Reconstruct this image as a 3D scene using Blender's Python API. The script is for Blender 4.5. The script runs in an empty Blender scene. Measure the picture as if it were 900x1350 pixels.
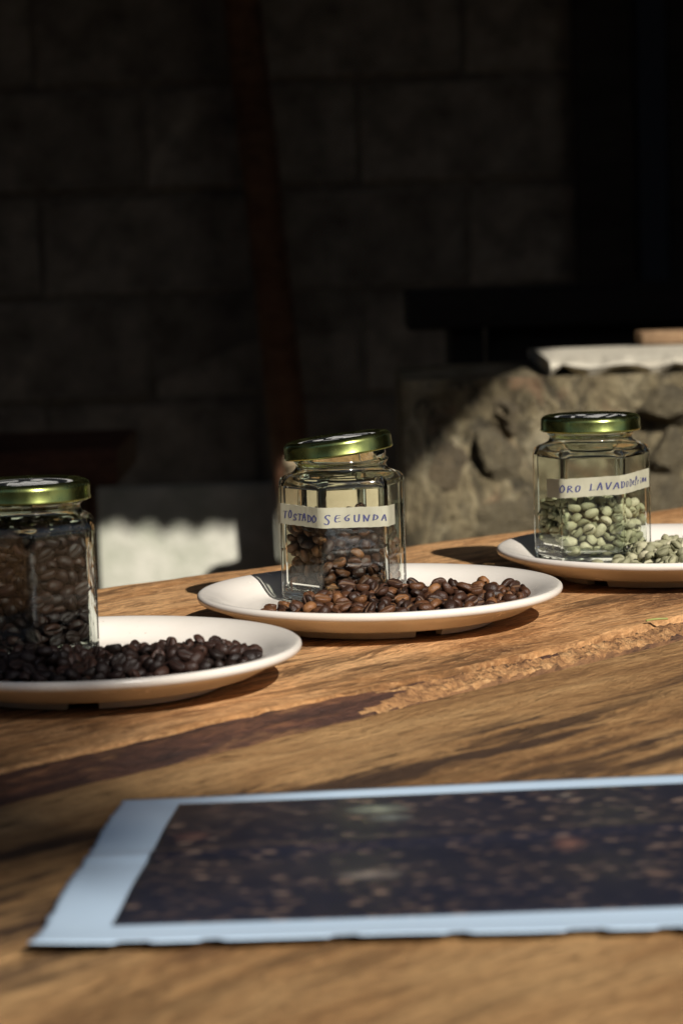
import bpy, bmesh, math, random
import numpy as np
from mathutils import Vector, Matrix, Euler
from mathutils.bvhtree import BVHTree
from mathutils import noise as mnoise
R = math.radians
PI = math.pi
rnd = random.Random(11)
scene = bpy.context.scene
C = scene.collection

# ------------------------------------------------------------------ camera, world, sun, exposure
TABLE = 0.76                                        # height of the table top
CAM = Vector((0, 0, 0.975))
PITCH, ROLL = 0.1083, -0.0310
cam_data = bpy.data.cameras.new('camera')
cam = bpy.data.objects.new('camera', cam_data); C.objects.link(cam)
fw = Vector((0, math.cos(PITCH), -math.sin(PITCH)))
up0 = Vector((0, math.sin(PITCH), math.cos(PITCH))); rt0 = Vector((1, 0, 0))
cr = rt0*math.cos(ROLL) + up0*math.sin(ROLL)
cu = -rt0*math.sin(ROLL) + up0*math.cos(ROLL)
M = Matrix((cr, cu, -fw)).transposed().to_4x4(); M.translation = CAM
cam.matrix_world = M
cam_data.sensor_fit = 'HORIZONTAL'; cam_data.sensor_width = 24
cam_data.lens = 91.35
cam_data.clip_start = 0.05; cam_data.clip_end = 200
cam_data.dof.use_dof = True
cam_data.dof.focus_distance = 1.425
cam_data.dof.aperture_fstop = 12.5
scene.camera = cam

SUN = Vector((0.387, -0.726, 0.565)).normalized()   # towards the sun
world = bpy.data.worlds.new('World'); scene.world = world; world.use_nodes = True
wn = world.node_tree
sky = wn.nodes.new('ShaderNodeTexSky'); sky.sky_type = 'NISHITA'; sky.sun_disc = False
sky.sun_elevation = math.asin(SUN.z); sky.sun_rotation = math.atan2(SUN.x, SUN.y)
bg = wn.nodes['Background']; bg.inputs['Strength'].default_value = 0.05
wn.links.new(sky.outputs[0], bg.inputs[0])
sl = bpy.data.lights.new('sun', 'SUN'); sl.energy = 5.0; sl.angle = R(0.5); sl.color = (1, 0.945, 0.86)
so = bpy.data.objects.new('sun', sl); C.objects.link(so); so.location = (4, -7, 6)
so.rotation_euler = SUN.to_track_quat('Z', 'Y').to_euler()
vs_ = scene.view_settings
vs_.view_transform = 'Standard'; vs_.look = 'None'; vs_.gamma = 1.0; vs_.use_curve_mapping = False
vs_.exposure = 0.08
scene.cycles.max_bounces = 14; scene.cycles.transmission_bounces = 12; scene.cycles.transparent_max_bounces = 24
scene.cycles.glossy_bounces = 6; scene.cycles.diffuse_bounces = 4
scene.cycles.use_denoising = True
scene.cycles.caustics_reflective = False; scene.cycles.caustics_refractive = True
scene.cycles.sample_clamp_indirect = 4.0

# ------------------------------------------------------------------ helpers
def mesh_obj(name, verts, faces, mats, parent=None, loc=(0, 0, 0), rotz=0.0, smooth=True, idx=None):
    me = bpy.data.meshes.new(name)
    me.from_pydata([tuple(v) for v in verts], [], faces)
    for m in (mats if isinstance(mats, (list, tuple)) else [mats]): me.materials.append(m)
    if idx is not None: me.polygons.foreach_set('material_index', idx)
    me.polygons.foreach_set('use_smooth', [smooth]*len(me.polygons))
    me.update()
    o = bpy.data.objects.new(name, me); C.objects.link(o)
    o.location = loc; o.rotation_euler = (0, 0, rotz)
    if parent is not None: o.parent = parent
    return o
def thing(name, label, cat, loc=(0, 0, 0), rotz=0.0, group=None):
    o = bpy.data.objects.new(name, None); C.objects.link(o)
    o.empty_display_size = 0.02
    o.location = loc; o.rotation_euler = (0, 0, rotz)
    return tag(o, label, cat, group)
def tag(o, label=None, cat=None, group=None, kind=None):
    if label: o['label'] = label
    if cat: o['category'] = cat
    if group: o['group'] = group
    if kind: o['kind'] = kind
    return o
def box_data(x0, x1, y0, y1, z0, z1, b=0.0):
    """box with bevelled edges (12 or 44 triangles)"""
    bm = bmesh.new()
    bmesh.ops.create_cube(bm, size=1)
    for v in bm.verts:
        v.co = Vector((x0 if v.co.x < 0 else x1, y0 if v.co.y < 0 else y1, z0 if v.co.z < 0 else z1))
    if b > 0: bmesh.ops.bevel(bm, geom=bm.edges[:], offset=b, segments=1, affect='EDGES', profile=0.5)
    V = [v.co.copy() for v in bm.verts]; bm.verts.index_update()
    F = [[v.index for v in f.verts] for f in bm.faces]
    bm.free(); return V, F
def box(name, b6, mat, parent=None, bevel=0.0, loc=(0, 0, 0), rotz=0.0):
    V, F = box_data(*b6, b=bevel)
    return mesh_obj(name, V, F, mat, parent, loc, rotz, smooth=False)
def lathe(profile, n, closed=False, a0=0.0, a1=2*PI):
    """surface of revolution of (r, z); r == 0 ends collapse to a point"""
    V, F, rows = [], [], []
    full = abs(a1 - a0 - 2*PI) < 1e-6
    m = n if full else n + 1
    for r, z in profile:
        if r < 1e-9: rows.append([len(V)]); V.append((0, 0, z))
        else:
            rows.append(list(range(len(V), len(V) + m)))
            for j in range(m):
                a = a0 + (a1 - a0)*j/n; V.append((r*math.cos(a), r*math.sin(a), z))
    pairs = list(zip(rows, rows[1:])) + ([(rows[-1], rows[0])] if closed else [])
    for A, B in pairs:
        for j in range(n):
            k = (j + 1) % m
            if len(A) == 1 and len(B) == 1: continue
            if len(A) == 1: F.append((A[0], B[k], B[j]))
            elif len(B) == 1: F.append((A[j], A[k], B[0]))
            else: F.append((A[j], A[k], B[k], B[j]))
    if not full and closed:
        F.append([r[0] for r in rows]); F.append([r[-1] for r in rows][::-1])
    return V, F

class NT:
    """small node-tree writer"""
    def __init__(s, name):
        s.m = bpy.data.materials.new(name); s.m.use_nodes = True
        s.t = s.m.node_tree; s.N = s.t.nodes; s.L = s.t.links
        s.b = s.N['Principled BSDF']; s.out = s.N['Material Output']
        s.tc = s.N.new('ShaderNodeTexCoord')
    def put(s, node, key, val):
        i = node.inputs[key]
        if hasattr(val, 'is_output'): s.L.new(val, i)
        else: i.default_value = val
    def mapping(s, scale=(1, 1, 1), loc=(0, 0, 0), rot=(0, 0, 0), src='Object'):
        n = s.N.new('ShaderNodeMapping'); s.L.new(s.tc.outputs[src], n.inputs[0])
        n.inputs['Scale'].default_value = scale; n.inputs['Location'].default_value = loc; n.inputs['Rotation'].default_value = rot
        return n.outputs[0]
    def noise(s, vec, scale=5, detail=4, rough=0.55, dist=0.0):
        n = s.N.new('ShaderNodeTexNoise'); s.L.new(vec, n.inputs['Vector'])
        n.inputs['Scale'].default_value = scale; n.inputs['Detail'].default_value = detail
        n.inputs['Roughness'].default_value = rough; n.inputs['Distortion'].default_value = dist
        return n.outputs['Fac']
    def voronoi(s, vec, scale=5, feature='F1', out='Distance', rand=1.0):
        n = s.N.new('ShaderNodeTexVoronoi'); s.L.new(vec, n.inputs['Vector']); n.feature = feature
        n.inputs['Scale'].default_value = scale; n.inputs['Randomness'].default_value = rand
        return n.outputs[out]
    def ramp(s, fac, stops, interp='LINEAR'):
        n = s.N.new('ShaderNodeValToRGB'); s.L.new(fac, n.inputs[0]); e = n.color_ramp.elements; n.color_ramp.interpolation = interp
        while len(e) < len(stops): e.new(0.5)
        for q, (p, c) in zip(e, stops):
            q.position = p; q.color = (c, c, c, 1) if isinstance(c, (int, float)) else (*c, 1)
        return n.outputs[0]
    def mix(s, fac, a, b, mode='MIX'):
        n = s.N.new('ShaderNodeMix'); n.data_type = 'RGBA'; n.blend_type = mode
        for k, v in ((0, fac), (6, a), (7, b)):
            if isinstance(v, tuple): v = (*v, 1)
            s.put(n, k, v)
        return n.outputs[2]
    def math(s, op, a, b=0.5, clamp=False):
        n = s.N.new('ShaderNodeMath'); n.operation = op; n.use_clamp = clamp
        s.put(n, 0, a); s.put(n, 1, b); return n.outputs[0]
    def bump(s, h, strength=0.3, dist=0.002, normal=None):
        n = s.N.new('ShaderNodeBump'); s.L.new(h, n.inputs['Height'])
        n.inputs['Strength'].default_value = strength; n.inputs['Distance'].default_value = dist
        if normal is not None: s.L.new(normal, n.inputs['Normal'])
        return n.outputs[0]
    def set(s, **k):
        for a, v in k.items():
            a = a.replace('_', ' ')
            if isinstance(v, tuple) and len(v) == 3: v = (*v, 1)
            s.put(s.b, a, v)
        return s.m
def plain(name, col, rough=0.6, metal=0.0, spec=0.5, **k):
    t = NT(name)
    n = t.noise(t.mapping((1, 1, 1)), 40, 5)
    c = t.mix(t.ramp(n, [(0.35, 0.0), (0.7, 1.0)]), tuple(x*0.86 for x in col), col)
    t.set(Base_Color=c, Roughness=rough, Metallic=metal); t.put(t.b, 'Specular IOR Level', spec)
    for a, v in k.items(): t.put(t.b, a.replace('_', ' '), v)
    return t.m

# ------------------------------------------------------------------ materials
def wood_mat(name, seed, light, mid, dark, streak=0.55, rough=0.72, dash=0.0, fine=1.0, band=None):
    t = NT(name); o = (seed*3.1, seed*1.7, seed)
    base = t.mapping((1, 1, 1), o)
    warp = t.noise(t.mapping((3, 9, 9), o), 1.6, 4)
    wv = t.N.new('ShaderNodeVectorMath'); wv.operation = 'MULTIPLY_ADD'
    cw = t.N.new('ShaderNodeCombineXYZ'); t.L.new(warp, cw.inputs[1]); t.L.new(warp, cw.inputs[2])
    t.L.new(cw.outputs[0], wv.inputs[0]); wv.inputs[1].default_value = (0, 0.06, 0.06); t.L.new(base, wv.inputs[2])
    def mp(sc, rot=0.0):
        n = t.N.new('ShaderNodeMapping'); t.L.new(wv.outputs[0], n.inputs[0]); n.inputs['Scale'].default_value = sc; n.inputs['Rotation'].default_value = (0, 0, rot); return n.outputs[0]
    g1 = t.noise(mp((5, 26, 26)), 1.0, 7, 0.66)
    g2 = t.noise(mp((34, 210, 210)), 1.0, 5, 0.65)
    g3 = t.noise(mp((130, 760, 760)), 1.0, 3, 0.6)
    iso = t.noise(base, 170, 6, 0.72)
    blot = t.noise(t.mapping((3.0, 6.5, 6.5), (seed, 9, 2)), 1.5, 6, 0.62)
    f = t.math('ADD', t.math('MULTIPLY', g1, 0.62), t.math('MULTIPLY', blot, 0.38))
    col = t.ramp(f, [(0.36, dark), (0.46, mid), (0.57, light)])
    col = t.mix(t.ramp(g2, [(0.34, 0.70*fine), (0.52, 0.0)]), col, dark)
    col = t.mix(t.ramp(g3, [(0.36, 0.45*fine), (0.55, 0.0)]), col, tuple(x*0.5 for x in mid))
    col = t.mix(t.ramp(iso, [(0.50, 0.0), (0.68, 0.45*fine)]), col, tuple(min(1, x*1.35) for x in light))
    st = t.noise(mp((6.5, 70, 70)), 1.0, 6, 0.7)
    bl2 = t.noise(t.mapping((2.2, 5, 5), (seed*2, 3, 7)), 1.4, 4)
    sm = t.math('MULTIPLY', t.ramp(st, [(0.49, 0.0), (0.58, 1.0)]), t.ramp(bl2, [(0.40, 0.0), (0.54, streak)]))
    col = t.mix(sm, col, tuple(x*0.20 for x in mid))
    if band:                                        # weathered, dark-grained stretch of the board
        sx = t.N.new('ShaderNodeSeparateXYZ'); t.L.new(wv.outputs[0], sx.inputs[0])
        y = t.math('SUBTRACT', sx.outputs[1], o[1] + 0.03)
        bm_ = t.math('MULTIPLY', t.ramp(t.math('SUBTRACT', y, band[0]), [(0.0, 0.0), (0.05, 1.0)]), t.ramp(t.math('SUBTRACT', band[1], y), [(0.0, 0.0), (0.012, 1.0)]))
        s1 = t.noise(mp((3.6, 44, 44)), 1.0, 6, 0.66)
        bf = t.math('MULTIPLY', t.math('MULTIPLY', t.ramp(s1, [(0.47, 0.0), (0.54, 1.0)]), bm_), t.ramp(blot, [(0.30, 0.45), (0.5, 0.95)]))
        col = t.mix(bf, col, (0.050, 0.027, 0.017))
    if dash > 0:                                    # short dark saw scars that cross the grain
        ds = t.noise(t.mapping((1, 1, 1), o), 1.0, 2)
        dv = t.noise(mp((34, 260, 30), 0.80), 1.0, 3, 0.55)
        col = t.mix(t.ramp(dv, [(0.63, 0.0), (0.70, dash)]), col, tuple(x*0.30 for x in mid))
    h = t.math('ADD', t.math('MULTIPLY', g2, 1.0), t.math('MULTIPLY', g3, 0.5))
    h = t.math('ADD', h, t.math('MULTIPLY', iso, 0.6))
    h = t.math('ADD', h, t.math('MULTIPLY', g1, 0.8))
    h = t.math('SUBTRACT', h, t.math('MULTIPLY', sm, 0.4))
    t.set(Base_Color=col, Roughness=t.ramp(g1, [(0.3, rough + 0.1), (0.7, rough - 0.08)]), Normal=t.bump(h, 0.9, 0.0035))
    t.put(t.b, 'Specular IOR Level', 0.3)
    return t.m
M_slabA = wood_mat('sawn plank wood', 1.0, (0.53, 0.315, 0.137), (0.37, 0.198, 0.078), (0.125, 0.056, 0.022), 0.45, dash=0.8, fine=0.7, band=(0.56, 0.725))
M_slabB = wood_mat('sawn slab wood', 4.0, (0.76, 0.435, 0.200), (0.51, 0.252, 0.097), (0.125, 0.052, 0.020), 0.75, dash=0.25)
M_leg = wood_mat('table leg wood', 7.0, (0.30, 0.17, 0.08), (0.2, 0.11, 0.05), (0.08, 0.04, 0.02))
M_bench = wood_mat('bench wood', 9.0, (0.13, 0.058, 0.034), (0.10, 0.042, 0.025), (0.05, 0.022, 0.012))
M_pole = wood_mat('reddish pole wood', 12.0, (0.22, 0.11, 0.055), (0.16, 0.07, 0.033), (0.07, 0.03, 0.016))
M_board = wood_mat('pale board wood', 15.0, (0.42, 0.27, 0.15), (0.32, 0.2, 0.11), (0.18, 0.1, 0.05))
M_black = wood_mat('near black wood', 17.0, (0.016, 0.013, 0.011), (0.011, 0.009, 0.007), (0.006, 0.005, 0.004), 0.2)  # very dark, almost black
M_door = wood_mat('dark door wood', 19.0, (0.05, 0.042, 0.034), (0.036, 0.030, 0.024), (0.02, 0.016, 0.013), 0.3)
M_blue = plain('worn blue paint', (0.020, 0.027, 0.040), 0.8)

def bark_mat():
    t = NT('bark edge')
    n1 = t.noise(t.mapping((11, 75, 75)), 1.0, 8, 0.72)
    n2 = t.noise(t.mapping((90, 240, 240)), 1.0, 4, 0.6)
    col = t.ramp(n1, [(0.3, (0.025, 0.011, 0.009)), (0.48, (0.085, 0.034, 0.020)), (0.58, (0.17, 0.070, 0.032)), (0.70, (0.36, 0.175, 0.075))])
    col = t.mix(t.ramp(n2, [(0.35, 0.55), (0.6, 0.0)]), col, (0.03, 0.012, 0.008))
    n3 = t.noise(t.mapping((7, 26, 26), (3, 1, 2)), 1.0, 5, 0.65)
    col = t.mix(t.ramp(n3, [(0.50, 0.0), (0.60, 0.8)]), col, (0.30, 0.150, 0.062))
    t.set(Base_Color=col, Roughness=0.78, Normal=t.bump(t.math('ADD', n1, n2), 1.0, 0.004)); return t.m
def torn_mat():
    t = NT('torn wood fibre')
    n1 = t.noise(t.mapping((45, 45, 45), rot=(0, 0, 0.5)), 1.0, 6, 0.7)
    n2 = t.noise(t.mapping((260, 130, 130)), 1.0, 4, 0.6)
    col = t.ramp(n1, [(0.3, (0.16, 0.07, 0.028)), (0.5, (0.46, 0.235, 0.092)), (0.68, (0.70, 0.42, 0.19))])
    col = t.mix(t.ramp(n2, [(0.34, 0.6), (0.55, 0.0)]), col, (0.12, 0.05, 0.02))
    t.set(Base_Color=col, Roughness=0.85, Normal=t.bump(t.math('ADD', n1, n2), 1.0, 0.005)); return t.m
M_bark, M_torn = bark_mat(), torn_mat()

def concrete(name, a, b, seed):
    t = NT(name)
    oi = t.N.new('ShaderNodeObjectInfo')
    n = t.noise(t.mapping((1, 1, 1), (seed, 0, 0)), 14, 8, 0.65); p = t.noise(t.mapping(), 160, 3)
    col = t.ramp(n, [(0.3, a), (0.7, b)])
    col = t.mix(t.math('MULTIPLY', oi.outputs['Random'], 0.35), col, tuple(x*0.55 for x in a))
    t.set(Base_Color=col, Roughness=0.92, Normal=t.bump(t.math('ADD', n, t.math('MULTIPLY', p, 0.5)), 0.8, 0.006)); return t.m
M_block = concrete('grey concrete block', (0.11, 0.092, 0.070), (0.38, 0.325, 0.25), 1)  # brownish grey, mottled at random
M_mortar = concrete('mortar', (0.085, 0.072, 0.055), (0.24, 0.205, 0.158), 5)
M_white = concrete('sun patch plaster', (0.42, 0.44, 0.34), (0.80, 0.77, 0.67), 8)
M_cap = concrete('pale cement', (0.52, 0.47, 0.37), (0.72, 0.67, 0.55), 3)
def stone_mat():
    t = NT('mossy field stone'); oi = t.N.new('ShaderNodeObjectInfo')
    n = t.noise(t.mapping(), 11, 8, 0.7); n2 = t.noise(t.mapping(), 42, 6, 0.7)
    col = t.ramp(n, [(0.28, (0.17, 0.13, 0.072)), (0.5, (0.48, 0.385, 0.22)), (0.68, (0.74, 0.63, 0.42))])
    col = t.mix(t.ramp(oi.outputs['Random'], [(0.0, 0.0), (0.6, 0.05), (0.85, 0.35), (1, 0.5)]), col, (0.34, 0.20, 0.11))
    col = t.mix(t.ramp(n2, [(0.40, 0.75), (0.60, 0.0)]), col, (0.05, 0.047, 0.032))
    t.set(Base_Color=col, Roughness=0.95, Normal=t.bump(t.math('ADD', n, n2), 1.0, 0.02)); return t.m
M_stone = stone_mat()
def mud_mat():
    t = NT('mud mortar'); n = t.noise(t.mapping((1, 1, 0.8)), 15, 9, 0.72); v = t.noise(t.mapping((1, 1, 0.55), rot=(0, 0.5, 0)), 34, 7, 0.7, 0.6)
    col = t.ramp(n, [(0.32, (0.16, 0.12, 0.064)), (0.5, (0.46, 0.37, 0.21)), (0.66, (0.78, 0.67, 0.44))])
    col = t.mix(t.ramp(v, [(0.38, 0.85), (0.52, 0.0)]), col, (0.055, 0.046, 0.030))
    col = t.mix(t.ramp(t.noise(t.mapping((1, 1, 1), (4, 4, 4)), 22, 4), [(0.60, 0.0), (0.70, 0.6)]), col, (0.50, 0.30, 0.17))
    t.set(Base_Color=col, Roughness=0.95, Normal=t.bump(t.math('ADD', n, t.math('MULTIPLY', v, 1.4)), 1.0, 0.05)); return t.m
M_mud = mud_mat()
def earth_mat():
    t = NT('packed earth'); n = t.noise(t.mapping(), 3, 10, 0.65)
    t.set(Base_Color=t.ramp(n, [(0.3, (0.045, 0.032, 0.022)), (0.7, (0.10, 0.072, 0.048))]), Roughness=0.95, Normal=t.bump(n, 0.6, 0.03)); return t.m
M_earth = earth_mat()
M_iron = plain('rusty roof sheet', (0.11, 0.085, 0.07), 0.7)

def ceramic():
    t = NT('cream glazed plate')
    n = t.noise(t.mapping(), 60, 4); s = t.noise(t.mapping(), 420, 2)
    col = t.mix(t.ramp(n, [(0.4, 0.0), (0.75, 0.5)]), (0.80, 0.745, 0.675), (0.74, 0.68, 0.60))
    col = t.mix(t.ramp(s, [(0.70, 0.0), (0.78, 0.5)]), col, (0.45, 0.36, 0.26))
    t.set(Base_Color=col, Roughness=t.ramp(n, [(0.3, 0.16), (0.7, 0.28)]))
    return t.m
M_plate = ceramic()

def glass_mat():
    t = NT('clear jar glass')
    t.set(Base_Color=(0.90, 0.975, 0.90), Roughness=0.035, IOR=1.5); t.put(t.b, 'Transmission Weight', 1.0); return t.m
def pane_mat(name='flat jar glass wall', haze=0.0):
    """flat wall of the jar: both faces parallel, so light goes straight through, with its mirror reflection"""
    t = NT(name)
    lw = t.N.new('ShaderNodeLayerWeight'); lw.inputs['Blend'].default_value = 0.5
    f5 = t.math('POWER', lw.outputs['Facing'], 5.0)
    fac = t.math('ADD', t.math('MULTIPLY', f5, 0.92), 0.034)
    sm = t.noise(t.mapping((1, 1, 0.35)), 55, 4)
    tr = t.N.new('ShaderNodeBsdfTransparent'); tr.inputs[0].default_value = (0.955, 0.975, 0.95, 1)
    gl = t.N.new('ShaderNodeBsdfGlossy'); gl.inputs['Color'].default_value = (1, 1, 1, 1); gl.inputs['Roughness'].default_value = 0.015
    t.L.new(t.bump(sm, 0.12, 0.0006), gl.inputs['Normal'])
    mx = t.N.new('ShaderNodeMixShader'); t.L.new(fac, mx.inputs[0]); t.L.new(tr.outputs[0], mx.inputs[1]); t.L.new(gl.outputs[0], mx.inputs[2])
    last = mx.outputs[0]
    if haze > 0:                                    # pale haze mixed in to make the empty upper glass glow
        c = t.noise(t.mapping((1, 1, 0.25)), 130, 5, 0.6)
        df = t.N.new('ShaderNodeBsdfDiffuse'); df.inputs[0].default_value = (0.86, 0.78, 0.60, 1)
        tl = t.N.new('ShaderNodeBsdfTranslucent'); tl.inputs[0].default_value = (0.86, 0.78, 0.60, 1)
        m1 = t.N.new('ShaderNodeMixShader'); m1.inputs[0].default_value = 0.4; t.L.new(df.outputs[0], m1.inputs[1]); t.L.new(tl.outputs[0], m1.inputs[2])
        m2 = t.N.new('ShaderNodeMixShader'); t.L.new(t.ramp(c, [(0.35, haze*0.35), (0.65, haze)]), m2.inputs[0]); t.L.new(last, m2.inputs[1]); t.L.new(m1.outputs[0], m2.inputs[2])
        last = m2.outputs[0]
    t.L.new(last, t.out.inputs['Surface']); t.N.remove(t.b)
    return t.m
M_glass, M_pane = glass_mat(), pane_mat()
M_haze = [pane_mat('hazy jar glass wall', f) for f in (0.03, 0.10, 0.08)]
def lid_mat():
    t = NT('gold lacquered lid'); n = t.noise(t.mapping(), 90, 5)
    t.set(Base_Color=t.mix(n, (0.26, 0.34, 0.11), (0.42, 0.43, 0.14)), Metallic=1.0, Roughness=t.ramp(n, [(0.3, 0.2), (0.7, 0.32)]),
          Normal=t.bump(n, 0.08, 0.0006)); return t.m
M_lid = lid_mat()
M_ldark = plain('dark lid print', (0.018, 0.022, 0.028), 0.25)
M_lwhite = plain('white lid print', (0.72, 0.72, 0.70), 0.3)
def tape_mat():
    t = NT('masking tape'); n = t.noise(t.mapping((1, 1, 0.3)), 700, 3); m = t.noise(t.mapping(), 90, 4)
    c = t.mix(t.ramp(m, [(0.35, 0.0), (0.7, 1.0)]), (0.47, 0.45, 0.33), (0.57, 0.55, 0.42))
    t.set(Base_Color=c, Roughness=0.75, Normal=t.bump(n, 0.5, 0.0003))
    tl = t.N.new('ShaderNodeBsdfTranslucent'); t.L.new(c, tl.inputs[0])
    mx = t.N.new('ShaderNodeMixShader'); mx.inputs[0].default_value = 0.22
    t.L.new(t.b.outputs[0], mx.inputs[1]); t.L.new(tl.outputs[0], mx.inputs[2]); t.L.new(mx.outputs[0], t.out.inputs['Surface'])
    return t.m
M_tape = tape_mat()
M_ink = plain('blue ballpoint ink', (0.06, 0.065, 0.17), 0.5)

def bean_mat(name, stops, rough, spec, bumpy):
    t = NT(name)
    oi = t.N.new('ShaderNodeObjectInfo'); gi = t.N.new('ShaderNodeNewGeometry')
    r = t.math('FRACT', t.math('ADD', oi.outputs['Random'], gi.outputs['Random Per Island']), 0.0)
    n = t.noise(t.mapping((1, 1, 1)), 420, 6, 0.68)
    f = t.math('ADD', r, t.math('MULTIPLY', t.math('SUBTRACT', n, 0.5), 0.5), True)
    t.set(Base_Color=t.ramp(f, stops), Roughness=t.ramp(n, [(0.3, rough - 0.08), (0.7, rough + 0.1)]), Normal=t.bump(n, bumpy, 0.0011))
    t.put(t.b, 'Specular IOR Level', spec); return t.m
M_bean_dark = bean_mat('dark roast bean', [(0, (0.012, 0.0065, 0.005)), (0.6, (0.024, 0.011, 0.008)), (1, (0.05, 0.022, 0.014))], 0.46, 0.42, 0.5)
M_crease_dark = plain('dark roast crease', (0.02, 0.011, 0.008), 0.8)
M_bean_mid = bean_mat('medium roast bean', [(0, (0.022, 0.010, 0.006)), (0.45, (0.052, 0.021, 0.011)), (0.82, (0.115, 0.046, 0.018)), (1, (0.25, 0.110, 0.040))], 0.42, 0.45, 0.55)
M_crease_mid = plain('medium roast crease', (0.12, 0.062, 0.03), 0.8)
M_bean_green = bean_mat('green bean', [(0, (0.22, 0.212, 0.125)), (0.5, (0.35, 0.335, 0.205)), (0.85, (0.44, 0.415, 0.27)), (1, (0.54, 0.495, 0.34))], 0.6, 0.35, 0.5)
M_crease_green = plain('green bean crease', (0.13, 0.125, 0.06), 0.85)

def paper_mat():
    t = NT('laminated pale blue paper'); n = t.noise(t.mapping(), 12, 4)
    t.set(Base_Color=t.mix(n, (0.55, 0.73, 0.93), (0.65, 0.80, 0.96)), Roughness=0.36); return t.m
def print_mat():
    t = NT('printed picture of coffee beans')
    mp = t.mapping((1, 1, 1)); wob = t.noise(t.mapping((1, 2.2, 1)), 170, 3)
    v = t.voronoi(t.mapping((150, 260, 1), rot=(0, 0, 0.35)), 1.0); vc = t.voronoi(t.mapping((150, 260, 1), rot=(0, 0, 0.35)), 1.0, out='Color')
    sep = t.N.new('ShaderNodeSeparateColor'); t.L.new(vc, sep.inputs[0])
    tone = t.ramp(sep.outputs[0], [(0.0, (0.022, 0.021, 0.030)), (0.45, (0.046, 0.040, 0.046)), (0.8, (0.13, 0.088, 0.074)), (1.0, (0.36, 0.25, 0.19))])
    col = t.mix(t.ramp(v, [(0.25, 0.0), (0.6, 1.0)]), tone, (0.020, 0.021, 0.034))
    big = t.noise(mp, 22, 3)
    col = t.mix(t.ramp(big, [(0.45, 0.5), (0.62, 0.0)]), col, (0.022, 0.024, 0.040))
    # two pale glints painted into the print colour, and a few reddish things
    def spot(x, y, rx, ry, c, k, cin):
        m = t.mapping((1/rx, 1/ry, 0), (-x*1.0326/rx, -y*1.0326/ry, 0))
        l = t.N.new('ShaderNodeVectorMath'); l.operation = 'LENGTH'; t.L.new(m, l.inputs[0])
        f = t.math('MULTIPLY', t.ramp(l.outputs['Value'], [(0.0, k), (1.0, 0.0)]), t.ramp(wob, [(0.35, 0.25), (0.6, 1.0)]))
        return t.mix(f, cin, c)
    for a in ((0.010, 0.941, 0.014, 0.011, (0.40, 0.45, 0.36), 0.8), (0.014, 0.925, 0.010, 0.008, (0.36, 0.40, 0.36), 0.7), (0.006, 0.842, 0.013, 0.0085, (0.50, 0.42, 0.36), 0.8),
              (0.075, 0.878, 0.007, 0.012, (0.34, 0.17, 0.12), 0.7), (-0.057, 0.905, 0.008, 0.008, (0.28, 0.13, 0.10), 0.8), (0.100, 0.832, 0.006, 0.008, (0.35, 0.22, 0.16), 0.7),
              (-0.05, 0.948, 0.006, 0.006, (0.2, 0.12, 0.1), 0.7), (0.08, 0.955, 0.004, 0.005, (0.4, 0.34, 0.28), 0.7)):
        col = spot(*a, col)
    t.set(Base_Color=col, Roughness=0.35); return t.m
M_paper, M_print = paper_mat(), print_mat()

# ------------------------------------------------------------------ the setting: ground
g = mesh_obj('ground', [(-30, -30, 0), (30, -30, 0), (30, 30, 0), (-30, 30, 0)], [(0, 1, 2, 3)], M_earth, smooth=False)
tag(g, kind='structure')

# concrete block wall
WY = 4.90
wall = thing('block_wall', 'shaded wall of grey concrete blocks behind everything', 'wall', (0, WY, 0))
box('mortar_bed', (-2.4, 2.6, 0.005, 0.16, 0.02, 2.38), M_mortar, wall)
bl_m = []
for k in range(5):
    V, F = box_data(-0.1965, 0.1965, -0.0, 0.14, 0.0, 0.189, 0.009)
    q = random.Random(k)
    V = [Vector((v.x + q.uniform(-.003, .003), v.y + q.uniform(-.003, .003), v.z + q.uniform(-.003, .003))) for v in V]
    me = bpy.data.meshes.new('block'); me.from_pydata(V, [], F); me.materials.append(M_block); me.update(); bl_m.append(me)
for row in range(12):
    z = 0.077 + row*0.196
    x = -2.351 + (0.2 if row % 2 else 0.0)
    if row < 1: pass
    while x < 2.5:
        o = bpy.data.objects.new('block', rnd.choice(bl_m)); C.objects.link(o); o.parent = wall
        o.location = (x, rnd.uniform(-0.006, 0.004), z)
        x += 0.40
# thin pale plinth added in front of the lowest blocks to brighten the sunlit patch
pl = box('sun_patch_plinth', (-2.4, 2.6, -0.035, -0.008, 0.0, 0.505), M_white, wall, 0.004)

# leaning pole
pole = thing('leaning_pole', 'reddish brown timber pole leaning upright on the block wall', 'pole', (-0.066, 4.70, 0.0))
V, F = [], []
n = 10
for i in range(15):
    t_ = i/14; z = 2.28*t_
    for j in range(n):
        a = 2*PI*j/n; rr = 0.034*(1 + 0.10*math.sin(3*a + 4*t_) + 0.05*math.sin(9*t_*3))
        V.append((-0.135*t_ + rr*math.cos(a) + 0.006*math.sin(7*t_), 0.13*t_ + rr*math.sin(a), z))
for i in range(14):
    for j in range(n): F.append((i*n + j, i*n + (j + 1) % n, (i + 1)*n + (j + 1) % n, (i + 1)*n + j))
F.append(list(range(n))[::-1]); F.append([14*n + j for j in range(n)])
mesh_obj('shaft', V, F, M_pole, pole)

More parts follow.
